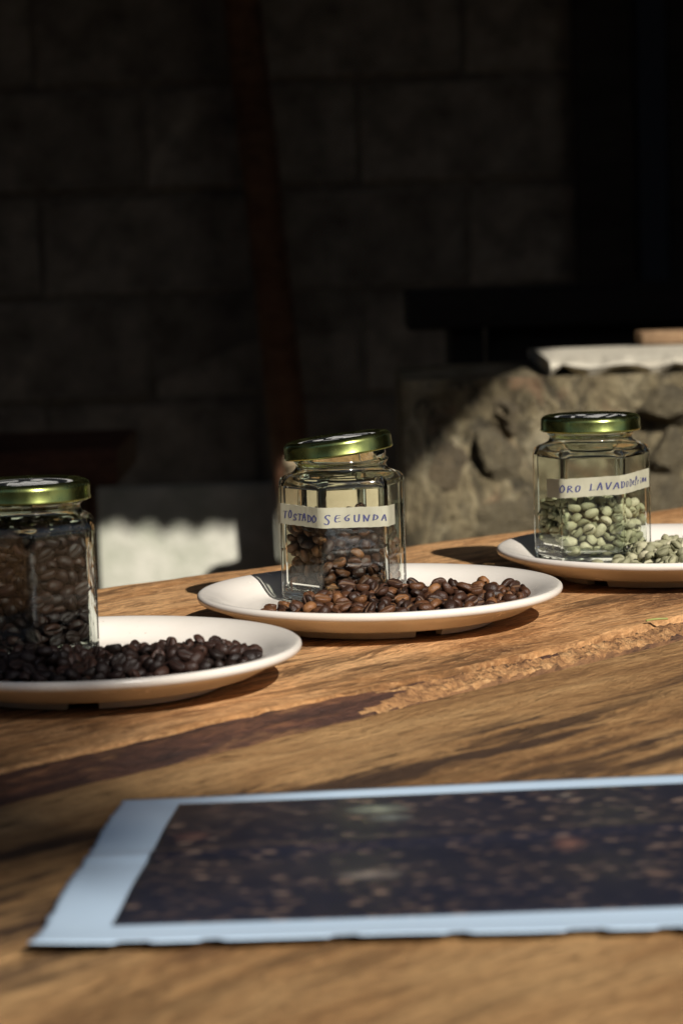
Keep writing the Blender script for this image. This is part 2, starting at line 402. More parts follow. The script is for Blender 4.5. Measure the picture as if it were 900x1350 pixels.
# burlap sack standing at the foot of the pole, in the sun
def burlap():
    t = NT('burlap'); w = t.noise(t.mapping((1, 1, 0.5)), 9, 5, 0.6)
    v = t.noise(t.mapping((260, 260, 40)), 1.0, 2); h = t.noise(t.mapping((40, 40, 260)), 1.0, 2)
    wv = t.math('ADD', v, h)
    col = t.mix(t.ramp(w, [(0.3, 0.0), (0.7, 1.0)]), (0.50, 0.38, 0.22), (0.78, 0.64, 0.43))
    t.set(Base_Color=col, Roughness=0.95, Normal=t.bump(t.math('ADD', wv, t.math('MULTIPLY', w, 2.0)), 0.9, 0.006)); return t.m
bs = thing('burlap_sack', 'pale burlap sack standing in the sun behind the jar with tilted lid', 'sack', (-0.012, 4.53, 0))
M_bur = burlap()
V, F = [], []
nr, na = 40, 40
for i in range(nr + 1):
    z = 0.575*i/nr
    w = 0.100*(1 - 0.18*max(0, (z - 0.46)/0.115)**2)*(1 if z > 0.03 else 0.85 + 5*z)
    for k in range(na):
        a = 2*PI*k/na
        rr = w*(1 + 0.05*mnoise.noise(Vector((math.cos(a)*1.6, math.sin(a)*1.6, z*9))) + 0.03*math.sin(5*a + z*22)*(z > 0.2))
        V.append((rr*math.cos(a), 0.75*rr*math.sin(a), z + (0.012*math.sin(3*a) if i == nr else 0)))
for k in range(na): V.append((0.86*V[nr*na + k][0], 0.86*V[nr*na + k][1], 0.535))
for i in range(nr + 1):
    for k in range(na): F.append((i*na + k, i*na + (k + 1) % na, (i + 1)*na + (k + 1) % na, (i + 1)*na + k))
F.append(list(range(na))[::-1]); F.append([(nr + 1)*na + k for k in range(na)])
mesh_obj('cloth', V, F, M_bur, bs)
V, F = lathe([(0.094, 0.548), (0.101, 0.552), (0.104, 0.562), (0.101, 0.572), (0.094, 0.574)], 40, True)
mesh_obj('rolled_hem', [(x*0.84, y*0.63, z + 0.006) for x, y, z in V], F, M_bur, bs)

# rubble stone wall with a cement cap
SX0, SX1, SY0, SY1, SZ = 0.072, 1.50, 2.90, 3.25, 0.775
sw = thing('stone_wall', 'low rubble stone wall with a pale sunlit cement top', 'wall', (SX0, SY0, 0))
V, F = [], []
nx, nzz = 130, 70
for j in range(nzz + 1):
    for i in range(nx + 1):
        x, zz = (SX1 - SX0)*i/nx, (SZ + 0.028)*j/nzz
        d = 0.020*mnoise.noise(Vector((x*9, zz*9, 1))) + 0.016*mnoise.noise(Vector((x*24, zz*20, 5))) + 0.008*mnoise.noise(Vector((x*60, zz*60, 9)))
        V.append((x, 0.024 + d*0.75, zz))
w = nx + 1
for j in range(nzz):
    for i in range(nx): F.append((j*w + i, j*w + i + 1, (j + 1)*w + i + 1, (j + 1)*w + i))
k = len(V); V += [(0, SY1 - SY0, 0), (SX1 - SX0, SY1 - SY0, 0), (SX1 - SX0, SY1 - SY0, SZ + 0.028), (0, SY1 - SY0, SZ + 0.028)]
F += [(k + 1, k, k + 3, k + 2), [j*w for j in range(nzz, -1, -1)] + [k, k + 3][0:2], [j*w + nx for j in range(nzz + 1)] + [k + 2, k + 1], [nzz*w + i for i in range(nx + 1)] + [k + 2, k + 3]]
mesh_obj('core', V, F, M_mud, sw, smooth=False)
# ragged cap, left off the shaded left end so the top there stays dark
bm_V, bm_F = [], []
nx = 90
for i in range(nx + 1):
    x = 0.168 + (SX1 - SX0 - 0.168)*i/nx
    fr = 0.020 + 0.006*mnoise.noise(Vector((x*24, 0, 0))) + 0.007*mnoise.noise(Vector((x*70, 3, 0)))
    th = rnd.uniform(-.004, .004)
    dz = 0.013 + 0.009*mnoise.noise(Vector((x*30, 7, 0))) + 0.008*mnoise.noise(Vector((x*85, 9, 0)))
    for (yy, zz) in ((fr + .01, SZ + 0.044 - dz), (fr, SZ + 0.044 - dz*0.45), (fr + 0.010, SZ + 0.043 + th), (0.12, SZ + 0.047), (0.25, SZ + 0.048), (SY1 - SY0 + 0.01, SZ + 0.044), (SY1 - SY0 + 0.01, SZ + 0.034)):
        bm_V.append((x, yy, zz))
for i in range(nx):
    for j in range(7):
        k = (j + 1) % 7; bm_F.append((i*7 + j, i*7 + k, (i + 1)*7 + k, (i + 1)*7 + j))
bm_F.append(list(range(7))[::-1]); bm_F.append([nx*7 + j for j in range(7)])
mesh_obj('cement_cap', bm_V, bm_F, M_cap, sw, smooth=False)
def stone_mesh(seed):
    q = random.Random(seed); bm = bmesh.new(); bmesh.ops.create_icosphere(bm, subdivisions=3, radius=1.0)
    dirs = [(Vector((q.uniform(-1, 1), q.uniform(-1, 1), q.uniform(-1, 1))).normalized(), q.uniform(0.55, 0.9)) for _ in range(9)]
    for v in bm.verts:
        for d, l in dirs:
            e = v.co.dot(d) - l
            if e > 0: v.co -= d*e*0.9
        n_ = v.co.normalized(); v.co *= 1 + 0.16*mnoise.noise(n_*2.3 + Vector((seed*3, 0, 0))) + 0.11*mnoise.noise(n_*6 + Vector((0, seed*2, 0))) + 0.05*mnoise.noise(n_*15)
    me = bpy.data.meshes.new('stone'); bm.to_mesh(me); bm.free(); me.materials.append(M_stone); return me
stones = [stone_mesh(k) for k in range(9)]
z = 0.30
while z < SZ - 0.01:
    h = rnd.uniform(0.035, 0.090); h = min(h, SZ + 0.010 - z)
    x = -0.01 + rnd.uniform(0, 0.05)
    while x < SX1 - SX0 - 0.03:
        w = rnd.uniform(0.04, 0.13)
        o = bpy.data.objects.new('stone', rnd.choice(stones)); C.objects.link(o); o.parent = sw
        o.location = (x + w/2, 0.058 + rnd.uniform(-.012, .014), z + h/2 + rnd.uniform(-.014, .014))
        o.rotation_euler = (rnd.uniform(-.35, .35), rnd.uniform(-.6, .6), rnd.uniform(-.3, .3))
        o.scale = (w*0.56, rnd.uniform(0.04, 0.062), h*0.60)
        x += w*rnd.uniform(0.90, 1.15)
    z += h*0.97
# board lying on the wall, bench behind, bench at the left, door
o = thing('board', 'short pale wooden board lying on top of the stone wall', 'board', (0.83, 3.215, SZ + 0.0485), R(3))
box('plank', (-0.46, 0.46, -0.025, 0.025, 0.0, 0.016), M_board, o, 0.002)
bch = thing('bench', 'near black wooden bench in deep shade behind the stone wall', 'bench', (0.62, 3.85, 0))
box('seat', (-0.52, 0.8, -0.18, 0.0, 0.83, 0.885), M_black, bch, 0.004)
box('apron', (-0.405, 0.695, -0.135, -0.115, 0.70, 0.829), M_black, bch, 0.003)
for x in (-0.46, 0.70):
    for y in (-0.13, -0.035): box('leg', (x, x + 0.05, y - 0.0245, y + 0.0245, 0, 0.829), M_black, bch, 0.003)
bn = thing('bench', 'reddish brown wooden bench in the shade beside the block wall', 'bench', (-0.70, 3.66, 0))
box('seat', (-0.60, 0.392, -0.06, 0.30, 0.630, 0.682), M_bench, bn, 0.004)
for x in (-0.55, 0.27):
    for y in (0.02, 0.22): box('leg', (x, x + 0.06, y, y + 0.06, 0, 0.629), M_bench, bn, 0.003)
sk = thing('sack', 'black lumpy sack lying on the reddish bench', 'sack', (-0.86, 3.78, 0.6815))
V, F = lathe([(0, 0.0), (0.16, 0.0), (0.24, 0.02), (0.262, 0.045), (0.23, 0.075), (0.13, 0.098), (0, 0.104)], 28)
V = [(x*1.5*(1 + .07*math.sin(9*x + 3)), y*0.6*(1 + .08*math.sin(21*x)), z*(1 + .12*math.sin(17*x + 11*y))) for x, y, z in V]
mesh_obj('cloth', V, F, M_black, sk)
dr = thing('door', 'dark plank door with a faded blue upright, standing against the wall', 'door', (0.45, WY - 0.045, 0.0))
for k in range(7):
    if k == 1: continue
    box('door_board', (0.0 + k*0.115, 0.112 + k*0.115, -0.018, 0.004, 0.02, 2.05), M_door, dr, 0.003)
box('upright', (0.116, 0.170, -0.034, 0.004, 0.02, 2.05), M_blue, dr, 0.003)
box('door_board', (0.172, 0.228, -0.018, 0.004, 0.02, 2.05), M_door, dr, 0.003)

# corrugated roof: sheets over the wall, with an unseen canopy added in front for its shadow
roof = thing('shed_roof', 'corrugated iron shed roof shading the block wall', 'roof', (0, 0, 0))
def sheet(x0, x1, ya, yb, z=2.45, skew=0.0, step=0.009, per=0.060, amp=0.009, rise=0.0):
    n = int((x1 - x0)/step); V, F = [], []
    for i in range(n + 1):
        x = x0 + (x1 - x0)*i/n; c = amp*math.cos(2*PI*x/per)*(0.8 + 0.9*mnoise.noise(Vector((x*7, 2, 0)))) + 0.012*mnoise.noise(Vector((x*5, 0, 4)))
        for y in (ya, yb):
            sx = skew*(y - 0.75)*(i/n)
            V.append((x + sx, y, z + c + rise*(y - ya)))
    m = len(V); V += [(a, b, c + 0.0012) for a, b, c in V]
    for i in range(n):
        a = 2*i; F.append((a, a + 1, a + 3, a + 2)); F.append((m + a, m + a + 2, m + a + 3, m + a + 1))
        F.append((a, a + 2, m + a + 2, m + a)); F.append((a + 1, m + a + 1, m + a + 3, a + 3))
    F.append((0, m, m + 1, 1)); F.append((2*n, 2*n + 1, m + 2*n + 1, m + 2*n))
    return mesh_obj('roof_sheet', V, F, M_iron, roof, smooth=False)
xs = [-2.7 + 0.66*k for k in range(9)]
for a, b in zip(xs, xs[1:]):
    sheet(a, b - 0.001, 2.262 + rnd.uniform(-.004, .004), 5.1, 2.45)
for a, b in ((1.43, 1.95), (1.951, 2.60)): sheet(a, b, 1.42, 2.25, 2.452)  # unseen sheets added to keep the black bench shaded
for a, b, s_ in ((-2.7, -2.04, 0), (-2.039, -1.38, 0), (-1.379, -0.72, 0), (-0.719, -0.06, 0), (-0.059, 0.60, 0), (0.601, 1.315, 0.22)): sheet(a, b, 0.40, 1.85, 2.45, s_)  # added canopy, right edge skewed to cast the diagonal shadow
for x, y in ((-2.6, 0.5), (-2.6, 2.45), (2.5, 1.5), (2.5, 2.45)):
    box('post', (x - 0.04, x + 0.04, y - 0.04, y + 0.04, 0, 2.439), M_leg, roof, 0.004)
for y in (0.5, 1.62, 2.45, 4.80):
    box('purlin', (-2.75, 2.62 if y > 1 else 1.15, y - 0.03, y + 0.03, 2.382, 2.4385), M_leg, roof, 0.003)

# unseen wall added behind the camera to cut sky and ground light
yw = thing('sky_blocking_wall', 'unseen dark wall added to block sky light', 'wall', (0, -5.4, 0))
box('masonry', (-9, 9, -0.15, 0.15, 0, 3.4), M_mortar, yw, 0.02)
box('coping', (-9.03, 9.03, -0.19, 0.19, 3.402, 3.48), M_block, yw, 0.01)
# unseen tree added behind the camera to block sun; the tip of one leafy branch shades the near left of the table
def make_shade_tree():
    q = random.Random(5)
    tip = Vector((-0.256, 1.105, TABLE)) + 8.0*SUN
    t = thing('tree', 'unseen leafy tree added to shade the near left of the table', 'tree', (0.9, -6.3, 0))
    o = Vector((0.9, -6.3, 0))
    def limb(name, pts, r0, r1, mat):
        V, F = [], []
        for i, p in enumerate(pts):
            r = r0 + (r1 - r0)*i/(len(pts) - 1)
            for k in range(8): V.append(Vector(p) - o + Vector((math.cos(k*PI/4)*r, math.sin(k*PI/4)*r, 0.25*r*math.cos(k*PI/4))))
        for i in range(len(pts) - 1):
            for k in range(8): F.append((i*8 + k, i*8 + (k + 1) % 8, (i + 1)*8 + (k + 1) % 8, (i + 1)*8 + k))
        mesh_obj(name, V, F, mat, t)
    top = o + Vector((0.1, 0.2, 5.0))
    limb('trunk', [o, o + Vector((0.05, 0.05, 1.5)), o + Vector((-0.03, 0.12, 3.2)), top], 0.17, 0.08, M_leg)
    limb('branch', [o + Vector((-0.03, 0.12, 3.2)), o + Vector((0.7, 0.5, 4.2)), o + Vector((1.4, 1.0, 4.9)), tip], 0.06, 0.008, M_leg)
    V, F = [], []
    def clump(c, rad, n, size):
        for _ in range(n):
            d = Vector((q.gauss(0, 1), q.gauss(0, 1), q.gauss(0, 1))).normalized()*rad*q.random()**0.45
            p = Vector(c) - o + d
            m = Euler((q.uniform(0, 6.3), q.uniform(0, 6.3), q.uniform(0, 6.3))).to_matrix()
            k = len(V)
            for a, b, e in ((-1, 0, 0), (-.3, .42, .08), (.4, .36, .06), (1.1, 0, 0), (.4, -.36, .06), (-.3, -.42, .08)): V.append(p + m @ Vector((a*size, b*size, e*size)))
            F.append(tuple(range(k, k + 6)))
    clump(tip, 0.185, TIP_N, 0.034)
    for k in range(7): clump(top + Vector((q.uniform(-1.6, 0.1), q.uniform(-1.0, 0.6), q.uniform(-0.3, 1.3))), 0.8, 420, 0.055)
    mesh_obj('crown', V, F, plain('leaf', (0.06, 0.11, 0.03), 0.5), t, smooth=False)
TIP_N = 350
make_shade_tree()

for x, y0 in ((-2.75, 0.2), (2.66, 1.2)):  # unseen side walls added to cut sky light under the roof
    sd = thing('added_side_wall', 'unseen plank wall added to dim the shed at its ' + ('closed' if x < 0 else 'door') + ' end', 'wall', (x, 0, 0))
    y = y0
    while y < 4.8:
        box('wall_board', (-0.012, 0.012, y, y + 0.196, 0.01, 2.37), M_door, sd, 0.002); y += 0.2
# ------------------------------------------------------------------ table (slab frame: x along the grain, y across)
ANG = math.atan2(0.7455, 0.6665)
table = thing('wooden_table', 'rustic table of wide rough sawn brown wooden slabs', 'table', (0, 0, 0), ANG)
def nz(x, y=0.0, z=0.0, s=1.0): return mnoise.noise(Vector((x*s, y*s, z*s)))
STEP = 0.007                                        # the near planks lie this much lower than the far slab
KS = (0.215 + STEP)/0.215
def slab(name, s0, s1, front, back, mat, seed, thick=0.05, ns=260, nn=22, wav=0.0010, top=0.0):
    V, F = [], []
    for i in range(ns + 1):
        s = s0 + (s1 - s0)*i/ns
        a, b = front(s), back(s)
        ring = []
        ring.append((a + 0.002, -thick)); ring.append((a, -0.006)); ring.append((a + 0.0007, -0.0016))
        for k in range(nn + 1):
            q = k/nn; y = a + 0.0030 + (b - a - 0.006)*q
            z = wav*nz(s*5, y*14, seed) + wav*0.5*nz(s*22, y*50, seed + 3)
            z -= 0.0012
            ring.append((y, z))
        ring.append((b - 0.0007, -0.0022)); ring.append((b, -0.007)); ring.append((b - 0.002, -thick))
        for y, z in ring: V.append((s, y, TABLE + z + (top if z > -0.03 else 0)))
    m = nn + 7
    for i in range(ns):
        for j in range(m):
            k = (j + 1) % m; F.append((i*m + j, (i + 1)*m + j, (i + 1)*m + k, i*m + k))
    F.append(list(range(m))); F.append([ns*m + j for j in range(m)][::-1])
    return mesh_obj(name, V, F, mat, table)
seam = lambda s: 0.782 + 0.0035*nz(s, 0, 1, 7) + 0.0018*nz(s, 0, 5, 60)
lip = lambda s: 0.808 + 0.006*nz(s, 0, 14, 4.5) - 0.008*max(0, min(1, (s - 0.70)/0.35)) + 0.004*nz(s, 0, 8, 9) + 0.0025*nz(s, 0, 2, 70)
def backedge(s):
    b = 1.172 - 0.13*(s - 1.09) if s > 1.0 else 1.1837 + 0.02*(1.0 - s)
    if s > 1.55: b = 1.1122 - 0.03*(s - 1.55)
    return b + 0.002*nz(s, 0, 11, 12) + 0.0016*nz(s, 0, 3, 90)
slab('plank', -0.20, 1.90, lambda s: 0.330 + 0.002*nz(s, 0, 4, 8), seam, M_slabA, 1.0, ns=420, nn=40, top=-STEP)
slab('plank', -0.20, 1.90, lip, backedge, M_slabB, 2.0, ns=420, nn=40)
slab('plank', -0.20, 1.90, lambda s: -0.07, lambda s: 0.326 + 0.002*nz(s, 0, 4, 8), M_slabA, 3.0, ns=60, nn=8, top=-STEP)
# waney edge of the far slab: bark on one stretch, torn fibre on the other
def waney():
    V, F, idx = [], [], []
    ns, nn = 1500, 13
    s0, s1 = -0.20, 1.90
    for i in range(ns + 1):
        s = s0 + (s1 - s0)*i/ns
        a, b = seam(s) + 0.0015, lip(s) + 0.0045
        w = b - a
        for k in range(nn + 1):
            q = k/nn
            torn = max(0, min(1, (s - 0.89)/0.10))
            bark = -0.0026 - 0.0085*(1 - q)**1.5              # bark: rounds off to the joint
            rag = -0.0026 - 0.0046*(1 - q)**0.8               # torn fibre: a rough ledge
            if q > 0.70: rag -= 0.0022*math.sin((q - 0.70)/0.30*PI)
            z = bark*(1 - torn) + rag*torn
            r = 0.0016*nz(s*60, q*5, 3) + torn*(0.0026*nz(s*130 + q*9, q*7, 7) + 0.0018*nz(s*330, q*12, 4))
            z = min(z + r*(1 - q)**0.5, -0.0020)
            if k == nn: z = -0.0034
            V.append((s, a + w*q + 0.001*nz(s*90, q*4, 9)*(0 < k < nn), TABLE + z))
        V.append((s, b, TABLE - 0.048)); V.append((s, a, TABLE - 0.048))
    m = nn + 3
    for i in range(ns):
        s = s0 + (s1 - s0)*(i + .5)/ns
        for j in range(m):
            k = (j + 1) % m; F.append((i*m + j, (i + 1)*m + j, (i + 1)*m + k, i*m + k))
            q = j/nn
            lim = 0.80 - 0.9*max(0, s - 0.80) + 0.22*nz(s*14, 0, 21)
            idx.append(1 if (s > 0.915 + 0.1*nz(q*3, 1, 2) and q < 0.66 + 0.20*nz(s*16, 0, 21)) else 0)
    F.append(list(range(m))); F.append([ns*m + j for j in range(m)][::-1]); idx += [0, 0]
    o = mesh_obj('waney_edge', V, F, [M_bark, M_torn], table, idx=idx)
    tag(o, 'reddish bark and torn pale fibre along the slab edge')
waney()
for s in (-0.12, 1.72):
    for y in (-0.02, 0.98): box('leg', (s, s + 0.09, y, y + 0.09, 0, TABLE - 0.052), M_leg, table, 0.004)
    box('crossbar', (s + 0.02, s + 0.07, 0.072, 0.978, TABLE - 0.16, TABLE - 0.0525), M_leg, table, 0.003)

# blade of green straw lying near the seam
def straw(x, y, a, l):
    V, F = [], []
    for i in range(9):
        q = i/8; d = (q - .5)*l; b = 0.0025*math.sin(q*3)
        cx, cy = x + math.cos(a)*d - math.sin(a)*b, y + math.sin(a)*d + math.cos(a)*b
        for k in range(5):
            t_ = 2*PI*k/5; V.append((cx - math.sin(a)*0.0006*math.cos(t_), cy + math.cos(a)*0.0006*math.cos(t_), TABLE + 0.0007 + 0.0006*math.sin(t_)))
    for i in range(8):
        for k in range(5): F.append((i*5 + k, i*5 + (k + 1) % 5, (i + 1)*5 + (k + 1) % 5, (i + 1)*5 + k))
    o = mesh_obj('straw', V, F, plain('green straw', (0.33, 0.36, 0.10), 0.6))
    tag(o, 'thin green blade of straw lying on the table near the torn seam', 'straw')
straw(0.168, 1.385, 0.35, 0.013)

# ------------------------------------------------------------------ the printed sheet
def sheet_z(x, y):
    e = max(0.0, 1 - (y - 0.790)/0.03)
    lift = (0.0013 + 0.0002*math.sin(x*48 + 1) + 0.0001*math.sin(x*105))*e*e
    b = max(0.0, 1 - (x + 0.098)/0.03)
    lift += (0.0006 + 0.0006*math.sin(y*60))*b*b
    return TABLE - STEP + 0.0014 + 0.0004*(1 + math.sin(y*75 + x*9)) + lift + 0.0010*math.exp(-((y - 0.917 - 0.1*x)/0.006)**2)
def paper(name, corners, mat, dz, nu, nv, ragged, parent=None):
    (a, b, c, d) = [Vector(p)*KS for p in corners]          # near-left, near-right, far-right, far-left
    V, F = [], []
    for j in range(nv + 1):
        for i in range(nu + 1):
            u, v = i/nu, j/nv
            p = (a*(1 - u) + b*u)*(1 - v) + (d*(1 - u) + c*u)*v
            if ragged and j == 0:
                p.y += 0.0003*nz(p.x, 0, 3, 200) + (0.0030 if any(abs(p.x - k) < w for k, w in NOTCH) else 0)
            if ragged and i == 0: p.x += 0.0010*nz(p.y, 1, 3, 120)
            V.append((p.x, p.y, sheet_z(p.x, p.y) + dz))
    w = nu + 1
    for j in range(nv):
        for i in range(nu): F.append((j*w + i, j*w + i + 1, (j + 1)*w + i + 1, (j + 1)*w + i))
    m = len(V); V += [(x, y, z - 0.00025) for x, y, z in V]
    F += [tuple(m + k for k in f[::-1]) for f in F]
    rim = [i for i in range(nu)] + [j*w + nu for j in range(nv)] + [nv*w + nu - i for i in range(nu)] + [(nv - j)*w for j in range(nv)]
    for p, q in zip(rim, rim[1:] + rim[:1]): F.append((p, m + p, m + q, q))
    return mesh_obj(name, V, F, mat, parent)
NOTCH = [(-0.069, 0.0045), (-0.045, 0.003), (-0.003, 0.0045), (0.032, 0.003), (0.073, 0.006), (0.098, 0.004)]
pg = thing('printed_sheet', 'pale blue bordered sheet printed with a dark picture of coffee beans', 'sheet')
paper('sheet', ((-0.0985, 0.7655), (0.197, 0.7640), (0.211, 0.9900), (-0.0865, 0.9725)), M_paper, 0.0, 150, 60, True, pg)
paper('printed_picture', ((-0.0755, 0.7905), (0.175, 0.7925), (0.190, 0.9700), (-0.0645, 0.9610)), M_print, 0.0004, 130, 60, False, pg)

# ------------------------------------------------------------------ plates
PLATES = [(-0.1213, 1.2364), (0.0196, 1.4149), (0.1943, 1.5732)]
JARS = [(-0.1535, 1.2700), (0.0005, 1.4530), (0.1545, 1.5930)]
FLOOR = 0.0085
PROF = [(0, FLOOR), (0.040, FLOOR - 0.0002), (0.072, FLOOR), (0.0765, FLOOR + 0.0008), (0.081, FLOOR + 0.0030), (0.0855, FLOOR + 0.0062), (0.0895, FLOOR + 0.0086), (0.094, FLOOR + 0.0100), (0.0975, FLOOR + 0.0107)]
PROF_OUT = PROF + [(0.0990, FLOOR + 0.0107), (0.1000, FLOOR + 0.0099), (0.1003, FLOOR + 0.0085), (0.0997, FLOOR + 0.0070), (0.0978, FLOOR + 0.0058), (0.090, FLOOR + 0.0030), (0.080, FLOOR - 0.0022), (0.070, 0.0042), (0.062, 0.0036), (0, 0.0036)]
def make_plate(i, label):
    x, y = PLATES[i]
    p = thing('plate', label, 'plate', (x, y, TABLE), 0.4*i, 'cream plates on the table')
    V, F = lathe(PROF_OUT, 128)
    mesh_obj('dish', V, F, M_plate, p)
    for k in range(4):                              # foot ring broken by four notches
        V, F = lathe([(0.0575, 0.0), (0.0625, 0.0), (0.0645, 0.0042), (0.0565, 0.0042)], 26, True, k*PI/2 + 0.12, k*PI/2 + PI/2 - 0.12)
        mesh_obj('foot', V, F, M_plate, p, smooth=False)
make_plate(0, 'cream plate with very dark beans spilled round a nearly full jar')
make_plate(1, 'cream plate with glossy brown beans spilled round the jar with tilted lid')
make_plate(2, 'cream plate with pale green beans spilled round a jar')

# ------------------------------------------------------------------ jars
mm = 0.001
AP = 0.0318                                         # half the width across the flats
def outline(ap, rc, a0, blend=0.0, rcirc=0.0, narc=6, nflat=5):
    """rounded hexagon, counter-clockwise, corners at angles a0 + 60k; returns points and a flag 'flat' for each edge"""
    P, flat = [], []
    Rin = (ap - rc)/math.cos(PI/6)
    for k in range(6):
        a = a0 + k*PI/3; c = Vector((Rin*math.cos(a), Rin*math.sin(a)))
        arc = [c + rc*Vector((math.cos(a - PI/6 + PI/3*j/narc), math.sin(a - PI/6 + PI/3*j/narc))) for j in range(narc + 1)]
        a2 = a + PI/3; c2 = Vector((Rin*math.cos(a2), Rin*math.sin(a2)))
        nxt = c2 + rc*Vector((math.cos(a2 - PI/6), math.sin(a2 - PI/6)))
        P += arc; flat += [False]*narc + [True]
        for j in range(1, nflat): P.append(arc[-1].lerp(nxt, j/nflat)); flat.append(True)
    if blend > 0:
        out = []
        for p in P:
            u = p.normalized()*rcirc; out.append(p.lerp(u, blend))
        P = out
    return P, flat
def jar_glass(a0, level):
    lv = []                                         # (ap, corner radius, blend, circle radius, z, pane)
    A = AP
    for ap, rc, b, rcirc, z, pane in (
        (A*0.55, .004, 0, 0, 0.0016, 0), (A*0.80, .005, 0, 0, 0.0010, 0), (A - .0042, .005, 0, 0, 0.0, 0), (A - .0016, .0052, 0, 0, 0.0006, 0), (A - .0004, .0056, 0, 0, 0.0020, 0), (A, .0058, 0, 0, 0.0042, 0),
        (A, .0058, 0, 0, 0.0075, 1), (A, .0058, 0, 0, 0.0650, 0), (A - .0001, .0060, 0, 0, 0.0672, 0), (A - .0010, .0064, 0, 0, 0.0690, 0),
        (A - .0026, .007, .10, .029, 0.0704, 0), (A - .0048, .009, .45, .0275, 0.0716, 0), (A - .006, .01, 1, .0262, 0.0728, 0), (A, .01, 1, .0254, 0.0742, 0), (A, .01, 1, .0252, 0.0760, 0), (A, .01, 1, .0264, 0.0772, 0), (A, .01, 1, .0266, 0.0782, 0), (A, .01, 1, .0254, 0.0792, 0),
        (A, .01, 1, .0252, 0.0835, 0), (A, .01, 1, .0246, 0.0850, 0), (A, .01, 1, .0236, 0.0854, 0), (A, .01, 1, .0228, 0.0846, 0),
        (A, .01, 1, .0228, 0.0740, 0), (A - .008, .01, 1, .0240, 0.0718, 0), (A - .0066, .009, .5, .0255, 0.0700, 0), (A - .0044, .006, .1, .028, 0.0680, 0), (A - .0028, .0045, 0, 0, 0.0655, 0), (A - .0025, .0042, 0, 0, 0.0635, 2), (A - .0025, .0042, 0, 0, level, 1),
        (A - .0025, .0042, 0, 0, 0.0105, 0), (A - .0030, .0045, 0, 0, 0.0075, 0), (A - .0055, .0045, 0, 0, 0.0058, 0), (A*0.55, .004, 0, 0, 0.0052, 0)):
        lv.append((outline(ap, rc, a0, b, rcirc), z, pane))
    V, F, idx = [], [], []
    m = len(lv[0][0][0])
    for (P, fl), z, pane in lv:
        for p in P: V.append((p.x, p.y, z))
    for i in range(len(lv) - 1):
        fl = lv[i][0][1]; pane = lv[i][2]
        for j in range(m):
            k = (j + 1) % m
            F.append((i*m + j, i*m + k, (i + 1)*m + k, (i + 1)*m + j)); mid = lv[i][0][0][j] + lv[i][0][0][k]; far = mid.x*SUN.x + mid.y*SUN.y < 0
            idx.append((2 if pane == 2 and far else min(pane, 1)) if fl[j] else 0)
    c0 = len(V); V.append((0, 0, 0.0018)); c1 = len(V); V.append((0, 0, 0.0051))
    L = (len(lv) - 1)*m
    for j in range(m):
        k = (j + 1) % m
        F.append((c0, k, j)); idx.append(0); F.append((L + j, L + k, c1)); idx.append(0)
    return V, F, idx
# hand lettering: strokes in a unit box
GL = {
 'T': [[(0, .95), (1, 1)], [(.5, 1), (.42, 0)]],
 'O': [[(.55, 1), (.2, .85), (.05, .5), (.2, .12), (.5, 0), (.85, .2), (.98, .55), (.8, .9), (.45, .98)]],
 'S': [[(.95, .85), (.6, 1), (.2, .85), (.2, .6), (.7, .45), (.85, .2), (.5, 0), (.05, .1)]],
 'A': [[(0, 0), (.42, 1), (.62, .9), (.9, 0)], [(.15, .42), (.85, .45)]],
 'D': [[(.15, 1), (.15, 0)], [(0, .98), (.6, .92), (.95, .55), (.75, .12), (.1, 0)]],
 'E': [[(.9, .95), (.15, .98), (.1, 0), (.95, .05)], [(.12, .52), (.75, .55)]],
 'G': [[(.8, .95), (.3, .8), (.08, .4), (.3, .02), (.75, .05), (.85, .38), (.4, .5)]],
 'U': [[(.05, 1), (.1, .3), (.35, 0), (.7, .1), (.85, .5), (.9, 1)]],
 'N': [[(.05, 0), (.1, 1)], [(.1, 1), (.75, .05)], [(.75, .05), (.95, 1)]],
 'R': [[(.1, 0), (.15, 1), (.7, .95), (.8, .65), (.2, .48), (.95, 0)]],
 'L': [[(.35, 1), (.25, .08), (.05, .02)], [(.25, .08), (1, .1)]],
 'V': [[(.02, 1), (.35, 0), (.55, .05), (.95, 1)]],
 'e': [[(.1, .3), (.8, .38), (.6, .62), (.2, .5), (.1, .2), (.4, 0), (.9, .1)]],
 'P': [[(.15, -.1), (.2, 1.15), (.75, 1.1), (.8, .75), (.2, .55)]],
 'r': [[(.15, .6), (.2, 0)], [(.2, .4), (.7, .62)]],
 'i': [[(.4, .6), (.4, 0)], [(.35, .85), (.45, .9)]],
 'm': [[(.05, .6), (.08, 0)], [(.08, .45), (.3, .6), (.42, .05)], [(.42, .45), (.68, .6), (.85, 0)]],
 'a': [[(.8, .55), (.3, .6), (.1, .25), (.4, 0), (.75, .3), (.8, .55), (.9, 0)]],
}
class Around:
    """arc-length walk round the outside of a jar"""
    def __init__(s, a0, off):
        P, _ = outline(AP + off, 0.0058 + off, a0, narc=10, nflat=12); s.P = P + [P[0]]
        s.S = [0.0]
        for p, q in zip(s.P, s.P[1:]): s.S.append(s.S[-1] + (q - p).length)
        s.T = s.S[-1]
    def at(s, t):
        t %= s.T
        i = int(np.searchsorted(s.S, t, 'right')) - 1; i = min(i, len(s.P) - 2)
        return s.P[i].lerp(s.P[i + 1], (t - s.S[i])/(s.S[i + 1] - s.S[i]))
    def s_of(s, ang):                               # arc length at which the outline has the given polar angle
        best = min(range(len(s.P) - 1), key=lambda i: abs((math.atan2(s.P[i].y, s.P[i].x) - ang + PI) % (2*PI) - PI)); return s.S[best]
